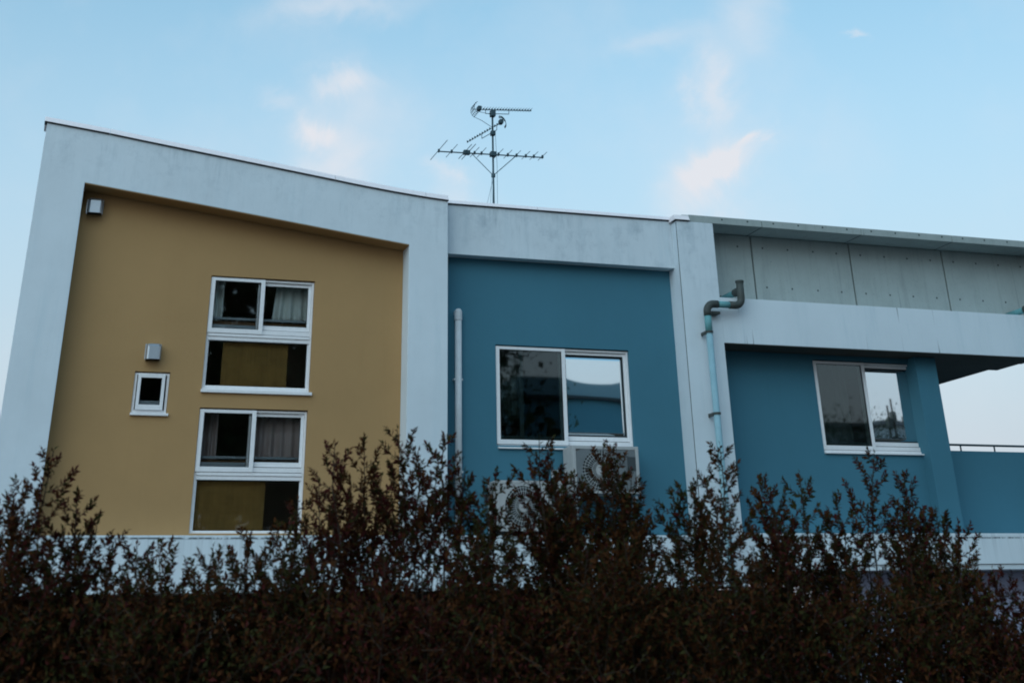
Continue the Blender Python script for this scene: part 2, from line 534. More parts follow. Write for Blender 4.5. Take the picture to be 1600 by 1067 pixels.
def holes_wall(mb, x0, x1, z0, z1, y0, y1, holes):
    """wall slab with rectangular through-holes and their reveals"""
    xs = sorted({x0, x1, *[h[0] for h in holes], *[h[1] for h in holes]})
    zs = sorted({z0, z1, *[h[2] for h in holes], *[h[3] for h in holes]})
    def solid(i, j):
        if i < 0 or j < 0 or i >= len(xs)-1 or j >= len(zs)-1:
            return False
        cx, cz = (xs[i]+xs[i+1])/2, (zs[j]+zs[j+1])/2
        return not any(h[0] < cx < h[1] and h[2] < cz < h[3] for h in holes)
    for i in range(len(xs)-1):
        for j in range(len(zs)-1):
            if not solid(i, j):
                continue
            a, b, c, d = xs[i], xs[i+1], zs[j], zs[j+1]
            mb.add([(a, y0, c), (b, y0, c), (b, y0, d), (a, y0, d)], [(0, 1, 2, 3)])
            mb.add([(a, y1, c), (b, y1, c), (b, y1, d), (a, y1, d)], [(3, 2, 1, 0)])
            if not solid(i-1, j): mb.add([(a, y0, c), (a, y1, c), (a, y1, d), (a, y0, d)], [(0, 3, 2, 1)])
            if not solid(i+1, j): mb.add([(b, y0, c), (b, y1, c), (b, y1, d), (b, y0, d)], [(0, 1, 2, 3)])
            if not solid(i, j-1): mb.add([(a, y0, c), (b, y0, c), (b, y1, c), (a, y1, c)], [(0, 3, 2, 1)])
            if not solid(i, j+1): mb.add([(a, y0, d), (b, y0, d), (b, y1, d), (a, y1, d)], [(0, 1, 2, 3)])
    return mb
def raw(name, mb, m, parent):
    """build without normal recalculation (open shells)"""
    me = bpy.data.meshes.new(name)
    me.from_pydata(mb.v, [], mb.f)
    me.materials.append(m)
    o = bpy.data.objects.new(name, me)
    COL.objects.link(o)
    o.parent = parent
    return o
def interp(pts, x):
    for (xa, za), (xb, zb) in zip(pts, pts[1:]):
        if x <= xb:
            return za + (zb-za)*(x-xa)/(xb-xa)
    return pts[-1][1]

# ------------------------------------------------------------------ ground, road, pavement
def sheet(name, x0, x1, y0, y1, z, m, n=1):
    mb = MB()
    mb.add([(x0, y0, z), (x1, y0, z), (x1, y1, z), (x0, y1, z)], [(0, 1, 2, 3)])
    return tag(mb.build(name, m), kind='structure')
sheet('ground', -900, 900, -900, 900, -0.02, M['soil'])
sheet('road', -400, 400, -22, -12.6, 0.0, M['asphalt'])
kb = MB()
for i in range(-20, 30):
    kb.box(i*0.6, i*0.6+0.592, -12.6, -12.45, -0.02, 0.13)
tag(kb.build('kerb', M['kerb'], bevel=0.012), kind='structure')
sheet('pavement', -400, 400, -12.45, -10.35, 0.11, M['paving'])
sheet('road_marking', -400, 400, -13.0, -12.88, 0.004, M['paint'])

# ------------------------------------------------------------------ the building
BLD = thing('building', 'long two storey building of white framed bays with one ochre wall and two blue walls', 'building')
TOP = [(-0.372, 6.888), (0.325, 6.812), (0.674, 6.766), (2.012, 6.600), (2.967, 6.480), (3.25, 6.443), (3.7, 6.393), (4.094, 6.357), (4.378, 6.338)]
SOF = [(0.125, 6.231), (0.746, 6.158), (1.323, 6.091), (2.664, 5.927), (3.278, 5.850), (3.90, 5.776)]
LX0, LX1, RX0, RX1 = -0.372, 0.125, 3.90, 4.378
def dense(pts, x0, x1, n):
    return [(x0+(x1-x0)*i/n, interp(pts, x0+(x1-x0)*i/n)) for i in range(n+1)]
topl = dense(TOP, LX0, RX1, 40)
poly = [(LX0, 2.11), (LX1, 2.11)] + dense(SOF, LX1, RX0, 20) + [(RX0, 2.11), (RX1, 2.11)] + list(reversed(topl))
MB().prism(poly, 0.0, 0.29).build('frame', M['white'], BLD, bevel=0.006)
MB().box(LX1+0.001, RX0-0.001, 0.035, 0.45, 2.115, 2.645).build('base_band', M['band'], BLD, bevel=0.006)
# ochre wall with its openings
HL1 = (1.650, 2.845, 4.112, 5.352)
HL2 = (1.652, 2.838, 2.680, 3.925)
HS = (0.925, 1.300, 3.850, 4.278)
wy = MB()
holes_wall(wy, LX1-0.1, RX0+0.1, 2.60, 6.25, 0.292, 0.412, [HL1, HL2, HS])
raw('ochre_wall', wy, M['yellow'], BLD)

sb = dense(SOF, LX1+0.002, RX0-0.002, 20)
MB().prism([(x, z-0.009) for x, z in sb] + [(x, z-0.003) for x, z in reversed(sb)], 0.004, 0.289).build('soffit_board', M['yellow'], BLD)
# middle bay
MB().box(RX1+0.001, 7.449, 0.17, 0.328, 5.745, 6.352).build('middle_beam', M['white'], BLD, bevel=0.005)
HB = (5.070, 6.805, 3.610, 4.737)
wb = MB()
holes_wall(wb, RX1-0.1, 7.52, 2.60, 6.3, 0.33, 0.45, [HB])
raw('blue_wall', wb, M['blue'], BLD)
MB().box(RX1+0.001, 7.449, 0.03, 0.45, 2.115, 2.645).build('base_band', M['band'], BLD, bevel=0.006)
# pillar between the blue bays
MB().box(7.450, 7.968, 0.0, 0.9, 2.11, 6.318).build('pillar', M['white'], BLD, bevel=0.006)
MB().box(7.4475, 7.4495, 0.012, 0.026, 2.70, 6.30).build('joint_strip', M['joint'], BLD)
# right bay
MB().box(7.969, 12.74, 0.003, 0.9, 4.814, 5.372).build('concrete_beam', M['beam'], BLD, bevel=0.006)
HR = (9.450, 10.995, 3.625, 4.748)
wr = MB()
holes_wall(wr, 7.90, 11.06, 2.60, 4.86, 0.42, 0.54, [HR])
raw('blue_wall', wr, M['blue'], BLD)
MB().box(10.905, 11.225, 0.26, 0.90, 2.667, 4.804).build('blue_column', M['blue'], BLD, bevel=0.005)
MB().box(7.969, 15.5, 0.0, 3.0, 2.325, 2.665).build('base_band', M['band'], BLD, bevel=0.006)
MB().box(7.969, 15.5, 0.02, 3.0, 2.265, 2.323).build('drip_ledge', M['white'], BLD, bevel=0.004)
# concrete panels over the beam, deep joints between them
px = [7.97, 8.737, 10.250, 11.752, 13.55]
ph = MB()
ph.tube([(0, 0.0, 0), (0, -0.002, 0)], 0.013, 10)
tie_src = None
PANEL_TIES = {0: [8.528], 1: [8.905, 9.285, 9.675, 10.04], 2: [10.42, 10.80, 11.17, 11.55], 3: [11.93, 12.31, 12.69, 13.07]}
for i in range(4):
    p = MB().box(px[i]+0.011, px[i+1]-0.011, 0.42, 0.56, 5.30, 6.313).build('concrete_panel', M['conc'], BLD, bevel=0.006)
    for x in PANEL_TIES[i]:
        for z in (6.162, 5.642):
            if tie_src is None:
                tie_src = ph.build('tie_hole', M['tie'], p)
                tie_src.location = (x, 0.42, z)
            else:
                shared('tie_hole', tie_src, p, (x, 0.42, z))
MB().box(7.97, 13.54, 0.455, 0.70, 5.31, 6.31).build('joint_backing', M['joint'], BLD)
cx = [7.633, 8.698, 10.209, 11.664, 13.60]
CAP_TIES = [[8.112, 8.487], [8.87, 9.245, 9.615, 9.99], [10.37, 10.75, 11.13, 11.5], [11.84, 12.2, 12.58, 12.96]]
for i in range(4):
    p = MB().box(cx[i]+(0.004 if i else 0), cx[i+1]-0.004, 0.0035, 0.78, 6.319, 6.412).build('parapet_cap', M['conc'], BLD, bevel=0.007)
    for x in CAP_TIES[i]:
        shared('tie_hole', tie_src, p, (x, 0.0035, 6.378))
MB().box(7.66, 13.58, 0.02, 0.76, 6.3195, 6.405).build('joint_backing', M['joint'], BLD)
MB().box(7.585, 7.90, 0.10, 0.70, 6.413, 6.436).build('mortar_bed', M['conc'], BLD, bevel=0.006)

# metal copings
def coping(x0, x1, pts, yf, yb, h, name='coping', lip=True):
    n = max(2, int((x1-x0)/0.12))
    xs = [x0+(x1-x0)*i/n for i in range(n+1)]
    vs, fs = [], []
    for x in xs:
        z = interp(pts, x)
        prof = [(yf, z+0.010), (yf+0.002, z+0.012), (yf+0.035, z+h), (yb, z+h-0.012), (yb, z+0.010)]
        vs += [(x, a, b) for a, b in prof]
    k = 5
    for i in range(n):
        for j in range(k):
            a, b = i*k+j, i*k+(j+1) % k
            fs.append((a, a+k, b+k, b))
    fs += [tuple(range(k)), tuple(range(n*k+k-1, n*k-1, -1))]
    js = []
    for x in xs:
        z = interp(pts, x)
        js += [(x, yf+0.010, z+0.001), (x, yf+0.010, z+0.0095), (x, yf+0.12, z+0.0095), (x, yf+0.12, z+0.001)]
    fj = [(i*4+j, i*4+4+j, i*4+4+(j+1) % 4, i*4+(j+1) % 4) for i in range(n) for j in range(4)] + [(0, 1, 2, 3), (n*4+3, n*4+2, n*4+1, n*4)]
    MB().add(js, fj).build('shadow_gap_strip', M['joint'], BLD)  # dark strip drawn in for the shadow gap beneath the coping
    return MB().add(vs, fs).build(name, M['coping'], BLD)
cj = [-0.405, 0.325, 2.967, 4.094, 4.385]
TOPX = [(-0.42, 6.893)] + TOP[1:] + [(4.5, 6.333)]
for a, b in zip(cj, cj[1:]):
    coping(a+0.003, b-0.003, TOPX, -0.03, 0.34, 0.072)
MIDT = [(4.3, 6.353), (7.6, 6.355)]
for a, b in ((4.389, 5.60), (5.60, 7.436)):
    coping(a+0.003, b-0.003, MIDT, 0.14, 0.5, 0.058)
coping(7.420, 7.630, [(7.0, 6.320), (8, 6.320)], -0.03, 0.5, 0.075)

# roofs, flank and back of the building
roofp = dense(TOP, LX0+0.02, RX1-0.02, 20)
MB().prism([(x, z-0.30) for x, z in roofp] + [(x, z-0.06) for x, z in reversed(roofp)], 0.42, 8.0).build('roof', M['roof'], BLD)
MB().box(RX1-0.01, 7.98, 0.46, 8.0, 6.05, 6.28).build('roof', M['roof'], BLD)
MB().box(7.99, 11.15, 0.92, 8.0, 4.82, 5.1).build('roof', M['roof'], BLD)
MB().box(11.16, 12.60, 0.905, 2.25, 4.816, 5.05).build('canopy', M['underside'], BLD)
MB().box(7.975, 12.735, 0.01, 0.415, 4.805, 4.811).build('soffit_board', M['underside'], BLD)  # dark sheet carrying the shade below the white beam
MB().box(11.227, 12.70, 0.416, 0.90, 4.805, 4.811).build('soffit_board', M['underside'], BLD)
MB().box(LX0+0.001, LX0+0.15, 0.291, 8.0, 2.11, 6.80).build('flank_wall', M['white'], BLD)
MB().box(LX0+0.16, 11.15, 7.85, 8.0, 2.2, 6.0).build('back_wall', M['white'], BLD)
MB().box(11.0, 11.15, 0.91, 7.84, 2.67, 4.815).build('flank_wall', M['blue'], BLD)
MB().box(7.80, 7.96, 0.91, 7.84, 4.5, 6.25).build('flank_wall', M['white'], BLD)
# floor slab and dim ground storey
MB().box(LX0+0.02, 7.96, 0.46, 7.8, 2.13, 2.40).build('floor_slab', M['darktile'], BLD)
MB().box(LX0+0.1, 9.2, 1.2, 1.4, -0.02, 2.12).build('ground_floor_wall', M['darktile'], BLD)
MB().box(9.2, 15.4, 0.5, 0.7, -0.02, 2.26).build('ground_floor_wall', M['lilac'], BLD)
gw = MB().ring_frame(2.06, 2.46, 1.62, 2.02, 1.16, 1.20, 0.02, 0.02, 0.02, 0.02).build('window', M['alu_in'], BLD)
MB().box(2.08, 2.44, 1.185, 1.195, 1.64, 2.0).build('pane', M['curtain_white'], gw)
bars = MB()
for i in range(5):
    bars.box(2.12+i*0.06, 2.13+i*0.06, 1.13, 1.145, 1.6, 2.04)
bars.build('grille', M['alu_in'], gw)

# dim rooms behind the windows (open towards the street)
def room(x0, x1, y0, y1, z0, z1):
    mb = MB()
    v = [(x0, y0, z0), (x1, y0, z0), (x1, y1, z0), (x0, y1, z0), (x0, y0, z1), (x1, y0, z1), (x1, y1, z1), (x0, y1, z1)]
    mb.add(v, [(0, 1, 2, 3), (4, 7, 6, 5), (1, 5, 6, 2), (2, 6, 7, 3), (3, 7, 4, 0)])
    return raw('room_lining', mb, M['room'], BLD)
room(1.55, 3.40, 0.413, 3.0, 4.02, 5.55)
room(1.55, 3.40, 0.413, 3.0, 2.62, 4.00)
room(0.70, 1.50, 0.413, 2.0, 3.70, 4.60)
room(4.90, 7.10, 0.451, 3.4, 3.20, 5.00)
room(9.20, 10.98, 0.541, 3.4, 3.20, 4.795)

# ------------------------------------------------------------------ windows
def pane(mb_y, x0, x1, z0, z1, m, parent, bow=0.0):
    if not bow:
        MB().ring_frame(x0-0.001, x1+0.001, z0-0.001, z1+0.001, mb_y-0.008, mb_y+0.010, 0.007, 0.007, 0.007, 0.007).build('gasket', M['joint'], parent)
        return MB().box(x0-0.005, x1+0.005, mb_y, mb_y+0.006, z0-0.005, z1+0.005).build('pane', m, parent)
    MB().ring_frame(x0-0.004, x1+0.004, z0-0.004, z1+0.004, mb_y-0.012, mb_y+0.008, 0.008, 0.008, 0.008, 0.008).build('gasket', M['joint'], parent)
    n = 16
    vs, fs = [], []
    for k, yy in ((0, 0.0), (1, 0.006)):
        for j in range(n+1):
            for i in range(n+1):
                u, w = i/n*2-1, j/n*2-1
                d = bow*(1-u*u)*(1-w*w)
                vs.append((x0+(x1-x0)*i/n, mb_y+yy+d, z0+(z1-z0)*j/n))
    st = (n+1)*(n+1)
    for j in range(n):
        for i in range(n):
            a = j*(n+1)+i
            fs.append((a, a+1, a+n+2, a+n+1))
            fs.append((a+st, a+n+1+st, a+n+2+st, a+1+st))
    per = [i for i in range(n+1)] + [j*(n+1)+n for j in range(1, n+1)] + [n*(n+1)+i for i in range(n-1, -1, -1)] + [j*(n+1) for j in range(n-1, 0, -1)]
    for a, b in zip(per, per[1:]+per[:1]):
        fs.append((a, a+st, b+st, b))
    return MB().add(vs, fs).build('pane', m, parent, smooth=True)
def slider(y, x0, x1, z0, z1, xm, sash_l, sash_r, hole_bottom, gl_l, gl_r, lower=None, bow=0.0, label=None):
    """left sash in front, right sash behind; optional fixed light below"""
    t = 0.022
    zb = hole_bottom
    w = MB()
    w.ring_frame(x0+0.003, x1-0.003, zb, z1-0.012, y+0.03, y+0.115, t, t, 0.03, t)
    w.box(x0+t+0.003, x1-t-0.003, y+0.022, y+0.112, z0-0.035, z0-0.004)
    w.box(xm+0.028, x1-t-0.003, y+0.034, y+0.110, z0+0.004, z0+0.050)
    if lower:
        w.box(x0+t+0.003, x1-t-0.003, y+0.034, y+0.108, lower[1], z0-0.037)
    win = w.build('window', M['alu'], BLD, bevel=0.003)
    if label: win['label'] = label
    a = MB().ring_frame(x0+0.006, xm+0.026, z0, z1-0.014, y+0.012, y+0.046, 0.047, 0.047, 0.050, 0.034).build('sash', M['alu'], win, bevel=0.003)
    pane(y+0.027, x0+0.053, xm-0.021, z0+0.05, z1-0.048, gl_l, win)
    # the inner sash slides behind the front one
    MB().ring_frame(xm-0.045, x1-0.027, z0+0.060, z1-0.036, y+0.058, y+0.092, 0.05, 0.034, 0.047, 0.034).build('sash', M['alu'], win, bevel=0.003)
    pane(y+0.072, xm+0.005, x1-0.061, z0+0.107, z1-0.070, gl_r, win, bow)
    MB().box(x0+t+0.005, xm-0.05, y+0.060, y+0.090, z0+0.02, z0+0.10).build('rail', M['alu_in'], win)
    if lower:
        pane(y+0.07, x0+t+0.010, x1-t-0.010, lower[0], lower[1], M['glass'], win)
        MB().ring_frame(x0+t+0.004, x1-t-0.004, lower[0]-0.012, lower[1]+0.012, y+0.05, y+0.09, 0.014, 0.014, 0.014, 0.014).build('bead', M['alu'], win)
    return win
def sill(win, x0, x1, y, z0, z1, out=0.035):
    return MB().add([(x0, y-out, z0), (x1, y-out, z0), (x1, y+0.03, z0), (x0, y+0.03, z0),
                     (x0, y-out, z1-0.012), (x1, y-out, z1-0.012), (x1, y+0.03, z1), (x0, y+0.03, z1)],
                    [(0, 3, 2, 1), (4, 5, 6, 7), (0, 1, 5, 4), (1, 2, 6, 5), (2, 3, 7, 6), (3, 0, 4, 7)]).build('sill', M['alu'], win, bevel=0.003)
YW = 0.292
w1 = slider(YW, 1.650, 2.845, 4.725, 5.352, 2.246, 0, 0, 4.120, M['glass'], M['glass'], lower=(4.163, 4.649))
sill(w1, 1.640, 2.868, YW, 4.080, 4.122)
w2 = slider(YW, 1.652, 2.838, 3.280, 3.925, 2.248, 0, 0, 2.672, M['glass'], M['glass'], lower=(2.707, 3.204))
wB = slider(0.33, 5.070, 6.805, 3.625, 4.737, 5.940, 0, 0, 3.590, M['glass_screen'], M['glass_film'], bow=-0.0022)
sill(wB, 5.080, 6.835, 0.33, 3.572, 3.598)
MB().box(5.385, 5.437, 0.408, 0.440, 3.66, 4.70).build('stile', M['alu_in'], wB)
wR = slider(0.42, 9.450, 10.995, 3.655, 4.748, 10.20, 0, 0, 3.625, M['glass_screen'], M['glass_film'], bow=-0.0012)
sill(wR, 9.450, 10.99, 0.42, 3.604, 3.630)
# small top-hung window
ws = MB().ring_frame(0.928, 1.297, 3.858, 4.266, YW+0.02, YW+0.11, 0.026, 0.026, 0.026, 0.02).build('window', M['alu'], BLD, bevel=0.003)
MB().ring_frame(0.964, 1.252, 3.884, 4.252, YW-0.012, YW+0.03, 0.033, 0.033, 0.052, 0.038).build('sash', M['alu'], ws, bevel=0.003)
pane(YW+0.01, 0.997, 1.219, 3.936, 4.214, M['glass'], ws)
MB().box(1.0, 1.216, YW+0.05, YW+0.07, 3.90, 3.985).build('rail', M['alu_in'], ws)
sill(ws, 0.918, 1.318, YW, 3.824, 3.860)

# ------------------------------------------------------------------ curtains, blinds, guard rails inside
def curtain(x0, x1, y, z0, z1, m, folds, label, amp=0.03, spread=0.0):
    n = folds*8
    vs, fs = [], []
    rows = 10
    for j in range(rows+1):
        q = j/rows
        z = z1+(z0-z1)*q
        for i in range(n+1):
            u = i/n
            x = x0+(x1-x0)*u + (u-0.5)*spread*q
            yy = y + amp*(0.5+0.5*q)*math.sin(u*folds*2*PI + 0.6*math.sin(3*u+q)) + 0.3*amp*math.sin(u*folds*5.3+1+q)
            vs.append((x, yy, z))
    st = len(vs)
    vs += [(a, b+0.004, c) for a, b, c in vs]
    for j in range(rows):
        for i in range(n):
            a = j*(n+1)+i
            fs.append((a, a+n+1, a+n+2, a+1))
            fs.append((a+st, a+1+st, a+n+2+st, a+n+1+st))
    for i in range(n):
        fs.append((i, i+1, i+1+st, i+st))
        a = rows*(n+1)+i
        fs.append((a, a+st, a+1+st, a+1))
    o = MB().add(vs, fs).build('curtain', m, smooth=True)
    return tag(o, label, 'curtain', 'curtains behind the windows')
curtain(2.46, 2.83, 0.55, 4.92, 5.50, M['curtain_white'], 4, 'pale folded curtain behind the right half of the upper window in the ochre wall', spread=0.10)
curtain(1.69, 1.84, 0.55, 4.86, 5.50, M['curtain_white'], 2, 'narrow pale curtain bunched at the left edge of the upper window in the ochre wall')
curtain(2.30, 2.84, 0.55, 3.42, 3.98, M['curtain_tan'], 5, 'greyish tan curtain behind the right half of the lower window in the ochre wall')
curtain(1.70, 1.90, 0.60, 3.40, 3.98, M['curtain_tan'], 3, 'dim tan curtain at the left edge of the lower window in the ochre wall')
curtain(5.06, 5.44, 0.62, 3.95, 4.95, M['curtain_grey'], 4, 'dark grey curtain at the left edge of the window in the middle blue bay')
curtain(9.42, 10.10, 0.72, 3.55, 4.78, M['curtain_grey'], 7, 'grey green curtain behind the left half of the window in the right blue bay', amp=0.02)
def blind(x0, x1, y, z0, z1, label):
    r = thing('reed_blind', label, 'blind', ((x0+x1)/2, y, z0), 'reed blinds behind the fixed panes')
    mb = MB()
    n = int((z1-z0)/0.012)
    for i in range(n):
        z = z0+(z1-z0)*i/n
        mb.box(x0+random.uniform(0, 0.004), x1-random.uniform(0, 0.004), y+random.uniform(-0.001, 0.001), y+0.006, z, z+0.0105)
    s = mb.build('slats', M['blind'], r)
    s['kind'] = 'stuff'
    MB().box(x0-0.005, x1+0.005, y-0.006, y+0.010, z1+0.001, z1+0.022).build('head_rail', M['wood'], r)
    return r
blind(1.86, 2.60, 0.425, 4.09, 4.66, 'yellow brown reed blind behind the fixed pane under the upper ochre wall window')
blind(1.60, 2.44, 0.425, 2.66, 3.22, 'yellow brown reed blind behind the fixed pane under the lower ochre wall window')
def guard(x0, x1, y, z, label):
    r = thing('window_guard_rail', label, 'rail', ((x0+x1)/2, y, z), 'guard rails inside the ochre wall windows')
    MB().box(x0, x1, y, y+0.03, z, z+0.025).build('rail', M['alu_in'], r)
    MB().box(x0, x1, y+0.04, y+0.06, z-0.13, z-0.01).build('board', M['wood'], r)
guard(1.58, 3.30, 0.46, 4.905, 'thin rail and wooden board crossing behind the upper ochre wall window')
guard(1.58, 3.30, 0.46, 3.43, 'thin rail and wooden board crossing behind the lower ochre wall window')
cb = thing('cabinet', 'dark red cabinet inside the left edge of the middle blue bay window', 'cabinet', (5.25, 0.9, 3.2))
MB().box(4.95, 5.55, 0.75, 1.15, 3.21, 3.86).build('cabinet_body', M['red'], cb, bevel=0.006)
MB().box(4.94, 5.56, 0.74, 1.16, 3.861, 3.885).build('cabinet_top', M['red'], cb, bevel=0.004)
for i in range(2):
    MB().box(4.965+i*0.29, 4.965+i*0.29+0.275, 0.735, 0.749, 3.25, 3.84).build('cabinet_door', M['red'], cb, bevel=0.004)

# ------------------------------------------------------------------ vent hoods on the ochre wall
def hood(x, z, w, h, label, y=0.292):
    r = thing('vent_hood', label, 'vent hood', (x, y, z), 'vent hoods on the ochre wall')
    # profile in plan: flat front with rounded cheeks, open below
    prof = [(-0.5, 0.0), (-0.5, -0.085), (-0.44, -0.115), (-0.33, -0.128), (0.33, -0.128), (0.44, -0.115), (0.5, -0.085), (0.5, 0.0)]
    vs, fs = [], []
    lev = [(-0.5, 1.0, 1.0), (0.30, 1.0, 0.97), (0.43, 0.97, 0.86), (0.5, 0.90, 0.62)]
    for q, sx, sy in lev:
        vs += [(x+a*w*sx, y-0.001+b*sy, z+q*h) for a, b in prof]
    k = len(prof)
    for j in range(len(lev)-1):
        for i in range(k-1):
            a = j*k+i
            fs.append((a, a+1, a+1+k, a+k))
    fs.append(tuple(range((len(lev)-1)*k, len(lev)*k)))
    st = len(vs)
    o = MB().add(vs, fs).build('cowl', M['steel'], r, bevel=0.0)
    md = o.modifiers.new('thickness', 'SOLIDIFY')
    md.thickness = 0.004
    MB().box(x-w*0.47, x+w*0.47, y-0.108, y-0.004, z-h*0.44, z-h*0.42).build('louvre_plate', M['dark'], r)
    MB().box(x-w*0.56, x+w*0.56, y-0.003, y-0.0005, z-h*0.40, z+h*0.54).build('back_plate', M['steel'], r)
    return r
hood(1.09, 4.475, 0.155, 0.170, 'silver vent hood over the small square window in the ochre wall')
hood(0.275, 6.035, 0.165, 0.175, 'silver vent hood in the top left corner of the ochre wall under the sloping beam')

# ------------------------------------------------------------------ pipes
def arc(c, u, v, r, a0, a1, n=8):
    c, u, v = Vector(c), Vector(u), Vector(v)
    return [c + (u*math.cos(a0+(a1-a0)*i/n) + v*math.sin(a0+(a1-a0)*i/n))*r for i in range(n+1)]
dp = thing('downpipe', 'teal drain pipe with dark elbows running down the white pillar', 'drain pipe', (7.71, -0.1, 2.7))
yp = -0.13
X_, Z_, Y_ = Vector((1, 0, 0)), Vector((0, 0, 1)), Vector((0, 1, 0))
MB().tube([(8.20, 0.419, 5.44), (8.20, 0.00, 5.44)], 0.040, 14).build('outlet_stub', M['pipe_teal'], dp, smooth=False)
MB().tube([(8.20, 0.4195, 5.44), (8.20, 0.395, 5.44)], 0.052, 14).build('collar', M['pipe_dark'], dp)
MB().tube([(8.20, 0.02, 5.44), (8.20, yp, 5.44)], 0.050, 14).build('tee_branch', M['pipe_dark'], dp)
ly = [(8.20, yp, 5.545)] + [(8.20, yp, 5.36)] + arc((8.105, yp, 5.345), X_, -Z_, 0.095, 0, PI/2, 8) + [(8.02, yp, 5.25)]
MB().tube(ly, 0.047, 14).build('tee_elbow', M['pipe_dark'], dp, smooth=True)
MB().tube([(8.20, yp, 5.535), (8.20, yp, 5.56)], 0.054, 14).build('cap', M['pipe_dark'], dp)
MB().tube([(8.05, yp, 5.25), (7.82, yp, 5.25)], 0.041, 14).build('cross_pipe', M['pipe_teal'], dp, smooth=True)
le = [(7.86, yp, 5.25)] + arc((7.80, yp, 5.155), Z_, -X_, 0.095, 0, PI/2, 8) + [(7.705, yp, 5.10)]
MB().tube(le, 0.047, 14).build('elbow', M['pipe_dark'], dp, smooth=True)
MB().tube([(7.705, yp, 5.12), (7.705, yp, 4.90)], 0.044, 14).build('upper_pipe', M['pipe_teal'], dp, smooth=True)
MB().tube([(7.705, yp, 4.905), (7.705, yp, 0.1)], 0.041, 14).build('lower_pipe', M['pipe_blue'], dp, smooth=True)
MB().box(7.78, 7.90, -0.10, -0.0005, 5.14, 5.17).build('bracket', M['pipe_dark'], dp)
for z in (4.905, 3.955, 3.02):
    c = MB()
    c.tube([(7.705, yp, z-0.012), (7.705, yp, z+0.012)], 0.050, 16)
    c.box(7.655, 7.668, yp, -0.0005, z-0.03, z+0.012)
    c.build('clamp', M['pipe_dark'], dp)
d2 = thing('downpipe', 'dark teal drain outlet at the right end of the concrete parapet', 'drain pipe', (12.72, 0, 5.4))
MB().tube([(12.66, 0.419, 5.45), (12.66, -0.02, 5.45)], 0.040, 14).build('outlet_stub', M['pipe_teal'], d2, smooth=True)
MB().tube([(12.66, 0.02, 5.45), (12.66, -0.16, 5.45)], 0.055, 14).build('tee', M['pipe_dark'], d2)
MB().tube([(12.66, -0.12, 5.56), (12.66, -0.12, 2.7)], 0.044, 14).build('lower_pipe', M['pipe_teal'], d2, smooth=True)
wp = thing('vent_pipe', 'white plastic pipe standing on the blue wall beside the white frame', 'pipe', (4.587, 0.27, 2.646))
MB().tube([(4.587, 0.268, 2.646), (4.587, 0.268, 5.04)], 0.040, 16).build('pipe', M['pipe_white'], wp, smooth=True)
MB().tube([(4.587, 0.268, 4.985), (4.587, 0.268, 5.08), (4.587, 0.275, 5.105)], [0.047, 0.047, 0.036], 16).build('socket', M['pipe_white'], wp)
MB().tube([(4.587, 0.268, 5.07), (4.587, 0.329, 5.075)], 0.04, 14).build('wall_elbow', M['pipe_white'], wp)
for z in (4.3, 3.3):
    MB().box(4.535, 4.64, 0.262, 0.329, z, z+0.02).build('clip', M['pipe_white'], wp)

